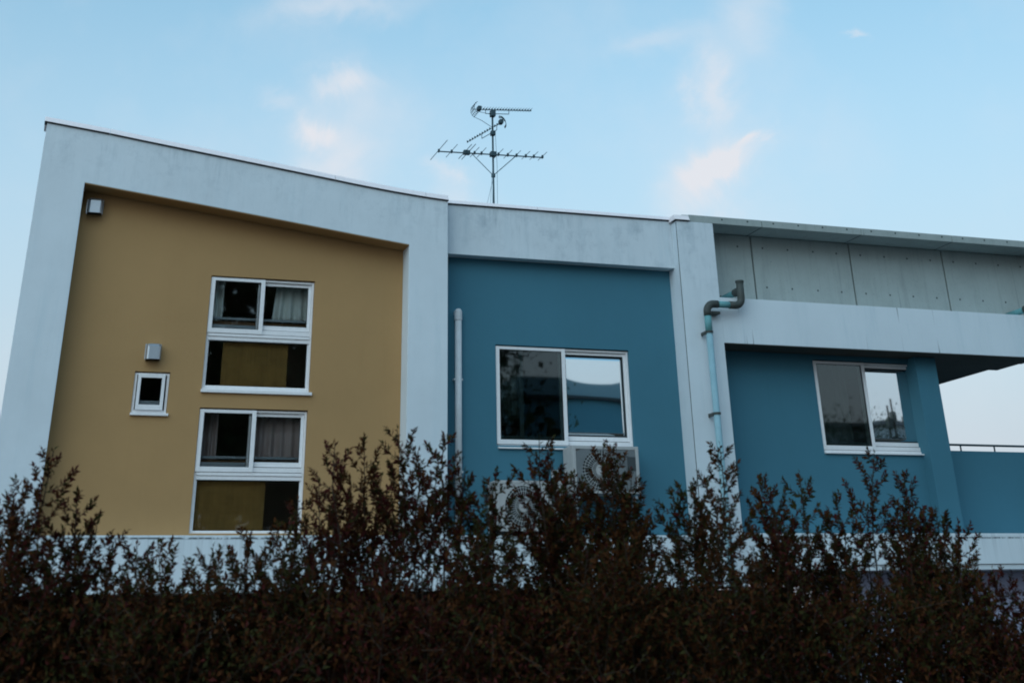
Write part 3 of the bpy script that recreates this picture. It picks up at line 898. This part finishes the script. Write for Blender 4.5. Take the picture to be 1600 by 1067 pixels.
# ------------------------------------------------------------------ air conditioner outdoor units
def ac_unit(x, z, label, w=0.80, h=0.56, d=0.30, y=-0.02, face='acwhite'):
    r = thing('outdoor_unit', label, 'air conditioner', (x+w/2, y+d/2, z), 'air conditioner outdoor units')
    mb = MB()
    fx = x+w*0.40
    fz = z+h*0.5
    # casing: shell open at the front around a round fan mouth
    R_ = h*0.40
    n = 32
    mb.box(x, x+w, y+0.03, y+d, z+0.02, z+h)
    body = mb.build('casing', M['acwhite'], r, bevel=0.012)
    fr = MB()
    # front plate with round hole: bridge between square and circle
    x0, x1, z0, z1 = x+0.045, x+w*0.80, z+0.05, z+h-0.04
    MB().ring_frame(x+0.003, x+w-0.003, z+0.022, z+h-0.003, y-0.004, y+0.0285, 0.040, 0.040, 0.026, 0.035).build('front_rim', M['acwhite'], r, bevel=0.004)
    vs, fs = [], []
    for k in range(n):
        a = 2*PI*k/n
        dx, dz = math.cos(a), math.sin(a)
        s = min((x1-fx)/dx if dx > 1e-6 else ((x0-fx)/dx if dx < -1e-6 else 9), (z1-fz)/dz if dz > 1e-6 else ((z0-fz)/dz if dz < -1e-6 else 9))
        vs += [(fx+dx*R_, y, fz+dz*R_), (fx+dx*s, y, fz+dz*s), (fx+dx*R_, y+0.028, fz+dz*R_), (fx+dx*s, y+0.028, fz+dz*s)]
    for k in range(n):
        a, b = k*4, ((k+1) % n)*4
        fs += [(a, b, b+1, a+1), (a, a+2, b+2, b), (a+1, b+1, b+3, a+3)]
    fr.add(vs, fs)
    fr.box(x1+0.003, x+w-0.045, y, y+0.028, z0, z1)
    fr.build('front_panel', M[face], r)
    MB().tube([(fx, y+0.0285, fz), (fx, y+0.022, fz)], R_*1.02, 32).build('fan_mouth', M['acgrill'], r)
    bl = MB()
    for k in range(3):
        a = k*2*PI/3+0.4
        pts = []
        for (q, b0) in ((0.18, -0.25), (0.95, -0.45), (0.95, 0.30), (0.18, 0.2)):
            pts.append((fx+R_*q*math.cos(a+b0), y+0.012+0.006*b0, fz+R_*q*math.sin(a+b0)))
        bl.add(pts + [(p[0], p[1]+0.004, p[2]) for p in pts], [(0, 1, 2, 3), (7, 6, 5, 4), (0, 4, 5, 1), (1, 5, 6, 2), (2, 6, 7, 3), (3, 7, 4, 0)])
    bl.build('fan_blades', M['acgrill'], r)
    g = MB()
    for k in range(36):
        a = 2*PI*k/36
        g.tube([(fx+0.05*math.cos(a), y-0.018, fz+0.05*math.sin(a)), (fx+R_*0.7*math.cos(a), y-0.016, fz+R_*0.7*math.sin(a)), (fx+R_*1.03*math.cos(a), y-0.001, fz+R_*1.03*math.sin(a))], 0.0028, 4)
    for q in (0.16, 0.45, 0.72, 0.9):
        pts = [(fx+R_*q*math.cos(2*PI*k/32), y-0.019+0.012*q*q, fz+R_*q*math.sin(2*PI*k/32)) for k in range(33)]
        g.tube(pts, 0.0028, 4, cap=False)
    g.build('fan_guard', M['wire'], r)
    MB().tube([(fx, y-0.012, fz), (fx, y-0.022, fz)], 0.055, 20).build('hub_badge', M['acwhite'], r)
    for k in range(2):
        MB().box(x+0.12+k*(w-0.30), x+0.18+k*(w-0.30), y+0.02, y+d, z, z+0.02).build('foot', M['pipe_dark'], r)
    MB().box(x+w*0.82, x+w*0.945, y-0.006, y-0.0005, z+h*0.5, z+h*0.78).build('grip_panel', M['acgrill'], r)
    return r
ac_unit(5.86, 3.05, 'upper outdoor air conditioner unit on a rack right under the middle blue bay window', w=0.83, h=0.53, y=-0.03, face='acdark')
ac_unit(4.93, 2.66, 'lower outdoor air conditioner unit on the ledge beside the white pipe', w=0.80, h=0.54, y=-0.03)
for hx, hz, lab in ((5.80, 3.20, 'wrapped grey hose running from the upper outdoor unit into the blue wall'), (5.79, 2.82, 'wrapped grey hose running from the lower outdoor unit into the blue wall')):
    hs = thing('refrigerant_hose', lab, 'hose', (hx, 0.25, hz), 'hoses of the outdoor units')
    MB().tube([(hx+0.07, 0.2, hz), (hx+0.02, 0.19, hz), (hx-0.02, 0.2, hz+0.04), (hx-0.03, 0.26, hz+0.10), (hx-0.03, 0.329, hz+0.11)], 0.022, 10).build('hose', M['pipe_dark'], hs, smooth=True)
    MB().box(hx-0.075, hx+0.015, 0.318, 0.3295, hz+0.065, hz+0.155).build('wall_cover', M['pipe_white'], hs, bevel=0.003)
rk = thing('unit_rack', 'grey metal rack carrying the upper outdoor air conditioner unit', 'rack', (6.27, 0.1, 2.646))
for xx in (5.90, 6.62):
    for yy in (0.045, 0.255):
        MB().box(xx, xx+0.035, yy, yy+0.035, 2.646, 3.02).build('leg', M['alu_in'], rk)
    MB().box(xx-0.003, xx+0.038, -0.02, 0.32, 3.0205, 3.049).build('cross_bar', M['alu_in'], rk)

# ------------------------------------------------------------------ terrace wall and rail at the right
tw = thing('terrace_wall', 'low blue terrace wall right of the blue column under the open canopy', 'wall', (12.5, 0.8, 2.666))
MB().box(11.226, 15.4, 0.72, 0.86, 2.666, 3.712).build('wall_body', M['blue'], tw, bevel=0.004)
tr = thing('terrace_rail', 'thin dark metal handrail on top of the low blue terrace wall', 'railing', (12.5, 0.8, 3.712))
MB().tube([(11.227, 0.79, 3.795), (15.4, 0.79, 3.795)], 0.014, 8).build('handrail', M['mast'], tr)
pst = None
for x in (11.78, 12.32, 12.86, 13.4, 14.0):
    if pst is None:
        pst = MB().tube([(0, 0.79, 3.713), (0, 0.79, 3.794)], 0.011, 8).build('post', M['mast'], tr)
        base = pst.location.copy()
        pst.location = base + Vector((x, 0, 0))
    else:
        shared('post', pst, tr, base + Vector((x, 0, 0)))

# ------------------------------------------------------------------ TV antenna on the roof
AX, AY, AZ = 5.962, 3.0, 6.28
an = thing('tv_antenna', 'tall thin rooftop mast carrying three stacked television antennas', 'antenna', (AX, AY, AZ))
MB().tube([(AX, AY, AZ), (AX, AY, 8.78)], 0.015, 10).build('mast', M['mast'], an)
MB().box(AX-0.12, AX+0.12, AY-0.12, AY+0.12, AZ, AZ+0.03).build('mast_foot', M['mast'], an)
MB().tube([(AX, AY, 7.71), (AX, AY, 7.76)], 0.032, 10).build('brace_collar', M['mast'], an)
def rod(pts, r=0.004, m='alurod', nm='element', par=None, n=6):
    return MB().tube(pts, r, n).build(nm, M[m], par)
# lower VHF yagi: boom along the facade, long elements across it
b = MB().tube([(5.10, AY, 8.035), (6.77, AY, 8.085)], 0.010, 8).build('boom', M['mast'], an)
def bz(x): return 8.035 + 0.03*(x-5.10)
for x, L, rr in ((5.11, 0.92, 0.0055), (5.31, 0.60, 0.005), (5.52, 0.68, 0.006), (5.575, 0.72, 0.006), (5.67, 0.46, 0.005), (5.78, 0.46, 0.005), (6.05, 0.46, 0.005), (6.20, 0.40, 0.005), (6.34, 0.40, 0.005), (6.49, 0.38, 0.005), (6.62, 0.38, 0.005), (6.76, 0.40, 0.005)):
    rod([(x, AY-L/2, bz(x)+0.02), (x, AY+L/2, bz(x)+0.02)], rr, 'alurod', 'element', b)
    MB().box(x-0.012, x+0.012, AY-0.02, AY+0.02, bz(x)-0.012, bz(x)+0.034).build('clip', M['mast'], b)
MB().box(5.49, 5.59, AY-0.05, AY+0.02, bz(5.54)-0.03, bz(5.54)+0.035).build('balun_box', M['mast'], b, bevel=0.01)
MB().box(AX-0.045, AX+0.045, AY-0.05, AY+0.04, 8.03, 8.10).build('mast_clamp', M['mast'], an, bevel=0.006)
for x in (5.62, 6.33):
    rod([(x, AY, bz(x)), (AX, AY, 7.735)], 0.006, 'mast', 'brace', an)
# UHF yagis: short crossed elements and a curved reflector
def uhf(name, p0, p1, n, refl_at_start, drop):
    p0, p1 = Vector(p0), Vector(p1)
    ax = (p1-p0).normalized()
    side = Vector((0, 1, 0)) if abs(ax.y) < 0.6 else Vector((1, 0, 0))
    side = (side - ax*side.dot(ax)).normalized()
    upv = side.cross(ax).normalized()
    if upv.z < 0: upv = -upv
    bm_ = MB().tube([p0, p1], 0.006, 6).build('boom', M['mast'], an)
    for i in range(n):
        q = p0.lerp(p1, 0.14+0.86*i/(n-1))
        L = 0.085
        el = MB()
        el.tube([q-side*L+upv*0.012, q+side*L+upv*0.012], 0.0032, 5)
        el.box(q.x-0.009, q.x+0.009, q.y-0.009, q.y+0.009, q.z-0.008, q.z+0.020)
        el.build('element', M['mast'], bm_)
    c = p0
    for s in (-1, 1):
        pts = [c + upv*(0.088*math.sin(a)*s) + ax*(0.055*(1-math.cos(a))) for a in [k*PI/2/6*1.05 for k in range(7)]]
        rf = MB()
        for sd_ in (-0.09, -0.03, 0.03, 0.09):
            rf.tube([p+side*sd_ for p in pts], 0.004, 5)
        for p in pts[1::2]:
            rf.tube([p-side*0.11, p+side*0.11], 0.003, 5)
        rf.build('reflector', M['mast'], bm_)
    q = p0.lerp(p1, 0.11)
    MB().box(q.x-0.028, q.x+0.028, q.y-0.05, q.y+0.05, q.z-0.02, q.z+0.045).build('dipole_box', M['mast'], bm_, bevel=0.01)
    m0, m1 = p0.lerp(p1, 0.22), p0.lerp(p1, 0.62)
    d = Vector((0, 0, -drop))
    sp = MB()
    sp.tube([m0+d, m1+d], 0.006, 6)
    sp.tube([m0, m0+d], 0.005, 6)
    sp.tube([m1, m1+d], 0.005, 6)
    sp.build('support_arm', M['mast'], bm_)
    return bm_
uhf('upper', (5.645, AY, 8.755), (6.590, AY, 8.825), 19, True, 0.065)
MB().box(AX-0.038, AX+0.038, AY-0.06, AY+0.03, 8.66, 8.76).build('mast_clamp', M['mast'], an, bevel=0.012)
uhf('middle', (6.12, AY-0.13, 8.575), (5.60, AY+0.13, 8.270), 14, True, 0.075)
MB().box(AX-0.034, AX+0.034, AY-0.05, AY+0.03, 8.36, 8.43).build('mast_clamp', M['mast'], an, bevel=0.010)
rod([(AX-0.02, AY, 8.70), (5.72, AY-0.02, 8.72), (5.66, AY-0.03, 8.62), (5.78, AY-0.02, 8.58), (AX-0.02, AY, 8.50)], 0.004, 'mast', 'cable', an)
rod([(AX+0.05, AY+0.02, 8.4), (AX+0.07, AY+0.02, 7.9), (AX+0.05, AY, 6.4)], 0.0035, 'alurod', 'cable', an)
for dx, dy, z in ((-0.16, -0.35, 8.0), (-0.14, 0.9, 7.7), (0.12, 0.8, 8.0)):
    rod([(AX, AY, z), (AX+dx, AY+dy, 6.29)], 0.0025, 'alurod', 'guy_wire', an)
rv = thing('roof_ventilator', 'small pale dome ventilator behind the coping beside the antenna mast', 'ventilator', (6.06, 2.6, 6.28))
MB().tube([(6.06, 2.6, 6.28), (6.06, 2.6, 7.03)], 0.05, 14).build('stack', M['pipe_white'], rv)
pts = [(0.095, 7.03), (0.092, 7.07), (0.078, 7.115), (0.05, 7.15), (0.012, 7.165)]
MB().tube([(6.06, 2.6, z) for _, z in pts], [q for q, _ in pts], 16).build('dome', M['steel'], rv, smooth=True)

# ------------------------------------------------------------------ shrubs in front
rng = np.random.default_rng(11)
class Leaves:
    def __init__(s):
        s.p, s.d, s.n, s.l, s.m = [], [], [], [], []
    def add(s, p, d, n, l, m):
        s.p.append(p); s.d.append(d); s.n.append(n); s.l.append(l); s.m.append(m)
    def build(s, name, mats, parent, loc, wr=0.45):
        P = np.array(s.p); Dv = np.array(s.d); N = np.array(s.n); L = np.array(s.l)[:, None]
        Dv /= np.linalg.norm(Dv, axis=1)[:, None] + 1e-9
        Sd = np.cross(Dv, N); Sd /= np.linalg.norm(Sd, axis=1)[:, None] + 1e-9
        Nn = np.cross(Sd, Dv)
        k = len(P)
        V = np.empty((k, 5, 3))
        V[:, 0] = P
        V[:, 1] = P + Dv*L*0.45 + Sd*L*wr*0.5 + Nn*L*0.10
        V[:, 2] = P + Dv*L*0.45 - Sd*L*wr*0.5 + Nn*L*0.10
        V[:, 3] = P + Dv*L*0.50
        V[:, 4] = P + Dv*L - Nn*L*0.12
        V -= np.array(loc)
        base = np.arange(k)[:, None, None]*5
        T = np.array([[0, 2, 3], [0, 3, 1], [3, 2, 4], [1, 3, 4]])[None] + base
        me = bpy.data.meshes.new(name)
        me.vertices.add(k*5)
        me.vertices.foreach_set('co', V.reshape(-1))
        me.loops.add(k*12)
        me.loops.foreach_set('vertex_index', T.reshape(-1).astype(np.int32))
        me.polygons.add(k*4)
        me.polygons.foreach_set('loop_start', np.arange(0, k*12, 3, dtype=np.int32))
        me.polygons.foreach_set('material_index', np.repeat(np.array(s.m, dtype=np.int32), 4))
        for q in mats:
            me.materials.append(q)
        me.update()
        me.validate()
        o = bpy.data.objects.new(name, me)
        COL.objects.link(o)
        o.parent = parent
        return o
def unit(v):
    return v/(np.linalg.norm(v)+1e-9)
def twig_leaves(Lv, a, b, nleaf, size, pick, around=False):
    d = unit(b-a)
    ph = rng.uniform(0, 2*PI)
    u = unit(np.cross(d, np.array([0.3, 0.2, 1.0])))
    v = np.cross(d, u)
    for i in range(nleaf):
        q = (i+0.5+rng.uniform(-0.3, 0.3))/nleaf
        p = a+(b-a)*q
        ph += 2.4+rng.uniform(-0.5, 0.5)
        o = u*math.cos(ph)+v*math.sin(ph)
        dd = unit(d*rng.uniform(0.35, 1.0) + o*rng.uniform(0.5, 0.9))
        nn = unit(np.cross(dd, np.cross(d, dd))*-0.4+np.array([0, 0, 0.7])+rng.normal(size=3)*0.45)
        Lv.add(p, dd, nn, size*rng.uniform(0.65, 1.25)*(1.0-0.35*q), pick())
    Lv.add(b, unit(d+rng.normal(size=3)*0.2), unit(np.array([0, -0.5, 1.0])+rng.normal(size=3)*0.4), size*0.8, pick())
def stem_path(base, tip, lean, n=9):
    base, tip = np.array(base), np.array(tip)
    c = base + (tip-base)*0.55 + np.array([-(tip[0]-base[0])*0.35+lean, rng.uniform(-0.1, 0.1), 0.12])
    ts = np.linspace(0, 1, n)[:, None]
    p = (1-ts)**2*base + 2*ts*(1-ts)*c + ts**2*tip
    p[1:-1] += rng.normal(size=(n-2, 3))*0.012
    return p
MATL = [M['leaf_green'], M['leaf_bronze'], M['leaf_red']]
def shrub(label, x, tips, top, weights, half=0.36, dens=1.0, y=-9.0):
    """tips: (x, z) of the tall shoots; top: height where the dense body ends"""
    r = thing('shrub', label, 'shrub', (x, y, 0.0), 'shrubs of the hedge in front of the building')
    Lv = Leaves()
    Br = MB()
    w = np.array(weights, float); w /= w.sum()
    def picker(bias=None):
        ww = w if bias is None else bias
        return lambda: int(rng.choice(3, p=ww))
    def shoot(tip, yy, plume, size, pick, thick=0.006):
        base = (x + (tip[0]-x)*0.35 + rng.uniform(-0.05, 0.05), y + (yy-y)*0.4, 0.12)
        path = stem_path(base, (tip[0], yy, tip[1]), rng.uniform(-0.06, 0.06), 11)
        rad = list(np.linspace(thick*1.8, 0.0018, len(path)))
        Br.tube([Vector(q) - Vector((x, y, 0)) for q in path], rad, 5)
        seg = np.linalg.norm(np.diff(path, axis=0), axis=1)
        cum = np.concatenate([[0], np.cumsum(seg)])
        tot = cum[-1]
        s = max(tot-plume, 0.3)
        side = rng.uniform(0, 2*PI)
        while s < tot-0.03:
            p = np.array([np.interp(s, cum, path[:, k]) for k in range(3)])
            p2 = np.array([np.interp(min(s+0.03, tot), cum, path[:, k]) for k in range(3)])
            d = unit(p2-p)
            q = (tot-s)/plume
            L = 0.045 + 0.19*min(q, 1)**0.75*rng.uniform(0.45, 1.2)
            side += 2.4+rng.uniform(-0.4, 0.4)
            o = unit(np.cross(d, np.array([math.cos(side), math.sin(side), 0.3])))
            m_ = p + unit(d*0.5 + o*0.9)*L*0.5
            e = m_ + unit(d*rng.uniform(0.8, 1.3) + o*0.7 + rng.normal(size=3)*0.12)*L*0.5
            Br.tube([Vector(p)-Vector((x, y, 0)), Vector(m_)-Vector((x, y, 0)), Vector(e)-Vector((x, y, 0))], [0.0024, 0.0018, 0.0010], 3, cap=False)
            nl = max(6, int(L/(0.0046 if plume > 0.42 else 0.0052)))
            twig_leaves(Lv, p, m_, nl//3, size, pick)
            twig_leaves(Lv, m_, e, nl-nl//3, size, pick)
            s += rng.uniform(0.017, 0.036)
        twig_leaves(Lv, path[-3], path[-1], 22, size, pick)
    for t in tips:
        ty = y + rng.uniform(-0.22, 0.22)
        bias = w.copy()
        bias[int(rng.integers(0, 3))] += 0.5
        bias /= bias.sum()
        pk = picker(bias)
        shoot(t[:2], ty, (t[2] if len(t) > 2 else 0.50)*rng.uniform(0.9, 1.1), 0.034, pk)
        # a couple of shorter companions beside every tall shoot
        for k in range(2):
            shoot((t[0]+rng.uniform(-0.08, 0.08), min(t[1]-rng.uniform(0.14, 0.34), 2.4)), ty+rng.uniform(-0.12, 0.12), 0.34, 0.029, pk, 0.004)
    nfill = int(8*dens)
    for k in range(nfill):
        fx = x + rng.uniform(-half, half)*1.1
        fz = top + rng.uniform(-0.16, 0.13)
        shoot((fx, fz), y + rng.uniform(-0.55, 0.45), rng.uniform(0.30, 0.42), 0.031, picker(), 0.004)
    # inner body of short leafy twigs
    nb = int(1250*dens)
    for k in range(nb):
        p = np.array([x+rng.uniform(-half, half)*1.15, y+rng.normal()*0.26, 0.0])
        p[2] = rng.uniform(0.85, top-0.08 - 0.10*rng.random())
        d = unit(np.array([rng.normal()*0.6, rng.normal()*0.6-0.2, 0.7+rng.normal()*0.4]))
        e = p+d*rng.uniform(0.08, 0.17)
        if k % 2 == 0:
            Br.tube([Vector(p)-Vector((x, y, 0)), Vector(e)-Vector((x, y, 0))], [0.0022, 0.001], 3, cap=False)
        twig_leaves(Lv, p, e, 8, 0.034, picker())
    for k in range(260):
        p = np.array([x+rng.uniform(-half, half)*1.15, y+rng.normal()*0.3, rng.uniform(0.2, 0.9)])
        d = unit(np.array([rng.normal()*0.6, rng.normal()*0.6, 0.6]))
        twig_leaves(Lv, p, p+d*0.15, 7, 0.038, picker())
    br = Br.build('branches', M['bark'], r)
    br.location = (0, 0, 0)
    lv = Lv.build('foliage', MATL, r, (x, y, 0))
    lv['kind'] = 'stuff'
    return r
shrub('shrub at the left edge whose tall bronze shoot leans right across the white frame leg', -0.017, [(0.075, 2.31, 0.5), (-0.018, 2.205), (-0.068, 2.123), (-0.176, 2.168)], 1.839, (0.3, 0.6, 0.1), 0.42)
shrub('shrub with one bronze plume against the lower left of the ochre wall', 0.248, [(0.185, 2.16, 0.45), (0.279, 2.049, 0.3), (0.148, 2.019), (0.358, 1.938)], 1.814, (0.35, 0.5, 0.15), 0.40)
shrub('low shrub with thin sprays in front of the white band under the ochre wall', 0.596, [(0.513, 1.972, 0.3), (0.445, 1.979, 0.3), (0.724, 1.955, 0.3), (0.788, 1.913, 0.25), (0.626, 1.867)], 1.749, (0.5, 0.4, 0.1), 0.46)
shrub('dark shrub with sprays rising over the lower right corner of the ochre wall windows', 0.997, [(0.896, 2.026, 0.4), (0.979, 1.983, 0.4), (1.124, 2.167, 0.45), (0.866, 1.907, 0.3), (1.066, 2.085)], 1.807, (0.4, 0.5, 0.1), 0.40)
shrub('tall reddish shrub with two plumes against the right part of the ochre wall', 1.361, [(1.209, 2.359, 0.5), (1.367, 2.378, 0.5), (1.266, 2.206), (1.449, 2.247)], 1.852, (0.2, 0.5, 0.3), 0.38)
shrub('tallest wine red shrub in front of the white leg between the ochre and blue walls', 1.654, [(1.522, 2.445, 0.5), (1.723, 2.417, 0.45), (1.62, 2.354, 0.5), (1.813, 2.264)], 1.863, (0.1, 0.4, 0.5), 0.36)
shrub('dark shrub covering the foot of the white pipe and the lower outdoor unit', 1.972, [(1.969, 2.271, 0.4), (1.857, 2.173, 0.4)], 1.861, (0.35, 0.5, 0.15), 0.34)
shrub('bronze shrub whose tips reach the sill of the middle blue bay window', 2.239, [(2.143, 2.398, 0.5), (2.265, 2.319, 0.45), (2.194, 2.256), (2.363, 2.271)], 1.859, (0.3, 0.65, 0.05), 0.36)
shrub('bushy bronze shrub in front of the upper outdoor unit', 2.529, [(2.49, 2.383, 0.5), (2.62, 2.402, 0.5), (2.54, 2.314), (2.681, 2.261), (2.426, 2.277)], 1.858, (0.35, 0.6, 0.05), 0.38)
shrub('slender shrub standing in front of the foot of the white pillar and downpipe', 2.892, [(3.000, 2.376, 0.46), (2.822, 2.2, 0.4), (2.93, 2.265)], 1.830, (0.4, 0.5, 0.1), 0.38)
shrub('shrub with a forked bronze plume before the left part of the right blue wall', 3.351, [(3.404, 2.279, 0.5), (3.556, 2.292, 0.5), (3.237, 2.184, 0.4), (3.296, 2.115)], 1.826, (0.4, 0.5, 0.1), 0.42)
shrub('shrub with a pointed shoot rising to the sill of the right blue bay window', 3.762, [(3.907, 2.373, 0.5), (3.754, 2.202, 0.45), (3.679, 2.131)], 1.837, (0.4, 0.5, 0.1), 0.38)
shrub('shrub with a leaning plume in front of the blue column', 4.063, [(4.097, 2.287, 0.5), (4.181, 2.119, 0.45), (4.311, 2.068, 0.35), (3.967, 2.147)], 1.822, (0.4, 0.5, 0.1), 0.38)
shrub('low wine red shrub at the right edge in front of the drip ledge', 4.558, [(4.39, 1.892, 0.35), (4.514, 1.863, 0.3), (4.679, 1.876, 0.3), (4.301, 1.823), (4.717, 1.848)], 1.666, (0.15, 0.35, 0.5), 0.50)

shrub('shrub ending the hedge on the left beyond the white frame leg', -0.72, [(-0.60, 2.05), (-0.85, 2.15, 0.4), (-0.98, 1.98, 0.3)], 1.82, (0.4, 0.5, 0.1), 0.44, dens=0.8)
shrub('shrub continuing the hedge on the right past the low wine red shrub', 5.36, [(5.2, 2.02), (5.45, 2.12, 0.4), (5.62, 1.96, 0.3)], 1.76, (0.3, 0.5, 0.2), 0.46, dens=0.8)

# ------------------------------------------------------------------ across the street (seen in the window panes)
def tree(x, y, h, rad, label, nleaf=5200):
    r = thing('street_tree', label, 'tree', (x, y, 0), 'trees across the street')
    mb = MB()
    mb.tube([(0, 0, -0.02), (0.1, 0.05, h*0.3), (0.0, 0.1, h*0.6), (0.1, 0, h*0.92)], [0.22, 0.17, 0.10, 0.03], 9)
    Lv = Leaves()
    for k in range(44):
        a = rng.uniform(0, 2*PI)
        z0 = h*rng.uniform(0.22, 0.8)
        rr = rad*rng.uniform(0.1, 1.0)*(1-abs((z0/h-0.5))*0.9)
        e = np.array([math.cos(a)*rr, math.sin(a)*rr, z0+h*rng.uniform(0.05, 0.18)])
        mb.tube([(0.05, 0.05, z0), tuple(e*np.array([0.5, 0.5, 1.0])+np.array([0, 0, -0.2])), tuple(e)], [0.07, 0.045, 0.015], 5)
        for q in range(nleaf*2//26):
            c = e*np.array([1, 1, 1])*1.0 + rng.normal(size=3)*np.array([0.95, 0.95, 0.75])
            Lv.add(c+np.array([x, y, 0]), unit(rng.normal(size=3)), unit(rng.normal(size=3)+np.array([0, 0, 1])), rng.uniform(0.10, 0.20) if q % 4 or rad < 2.5 else rng.uniform(0.35, 0.6), 0)
    mb.build('trunk', M['bark'], r).location = (0, 0, 0)
    cr = Lv.build('crown', [M['leaf_tree']], r, (x, y, 0), wr=0.6)
    cr['kind'] = 'stuff'
    return r
tree(1.5, -25.5, 15.0, 4.2, 'broad dark tree across the street opposite the ochre wall', 9000)
tree(6.3, -26.0, 16.0, 4.6, 'tallest dark tree across the street opposite the white frame leg', 10400)
tree(11.2, -27.0, 15.5, 4.4, 'dark spreading tree across the street left of the blue neighbour house', 9000)
tree(12.4, -27.5, 10.6, 1.6, 'slim dark tree across the street at the corner of the blue neighbour house', 5000)
nb = thing('neighbour_house', 'blue clad house with a pale parapet across the street', 'house', (21, -36, 0))
MB().box(16.6, 26.5, -40, -32, -0.02, 9.45).build('wall', M['opp_blue'], nb)
MB().box(16.4, 26.7, -40.2, -31.75, 9.452, 9.60).build('gutter', M['joint'], nb)
MB().box(16.5, 26.6, -40.1, -31.85, 9.602, 10.25).build('parapet', M['pipe_blue'], nb, bevel=0.02)
lh = thing('far_house', 'low pale house with a flat roof across the street', 'house', (36, -40, 0))
MB().box(29.5, 46, -48, -43, -0.02, 10.4).build('wall', M['white'], lh)
MB().box(29.2, 46.3, -48.3, -42.7, 10.402, 10.65).build('roof', M['roof'], lh)
for i in range(5):
    MB().box(31+i*3.0, 32.3+i*3.0, -42.99, -42.95, 8.2, 9.7).build('window', M['dark'], lh)
for i, (x, h) in enumerate(((38.95, 11.3), (39.35, 11.7), (40.35, 11.5))):
    up_ = thing('utility_pole', ('left', 'middle', 'right')[i] + ' one of three slim utility poles before the low pale house', 'pole', (x, -41.5, 0), 'poles across the street')
    MB().tube([(x, -41.5, 0), (x, -41.5, h)], [0.10, 0.07], 10).build('pole', M['bark'], up_)
    MB().box(x-0.16, x+0.16, -41.7, -41.3, h-1.3, h-0.75).build('transformer', M['pipe_dark'], up_)
tree(35.5, -40.0, 10.2, 2.2, 'round dark tree across the street before the low pale house', 4000)
tree(42.0, -40.5, 10.6, 2.4, 'round dark tree across the street right of the utility poles', 4000)
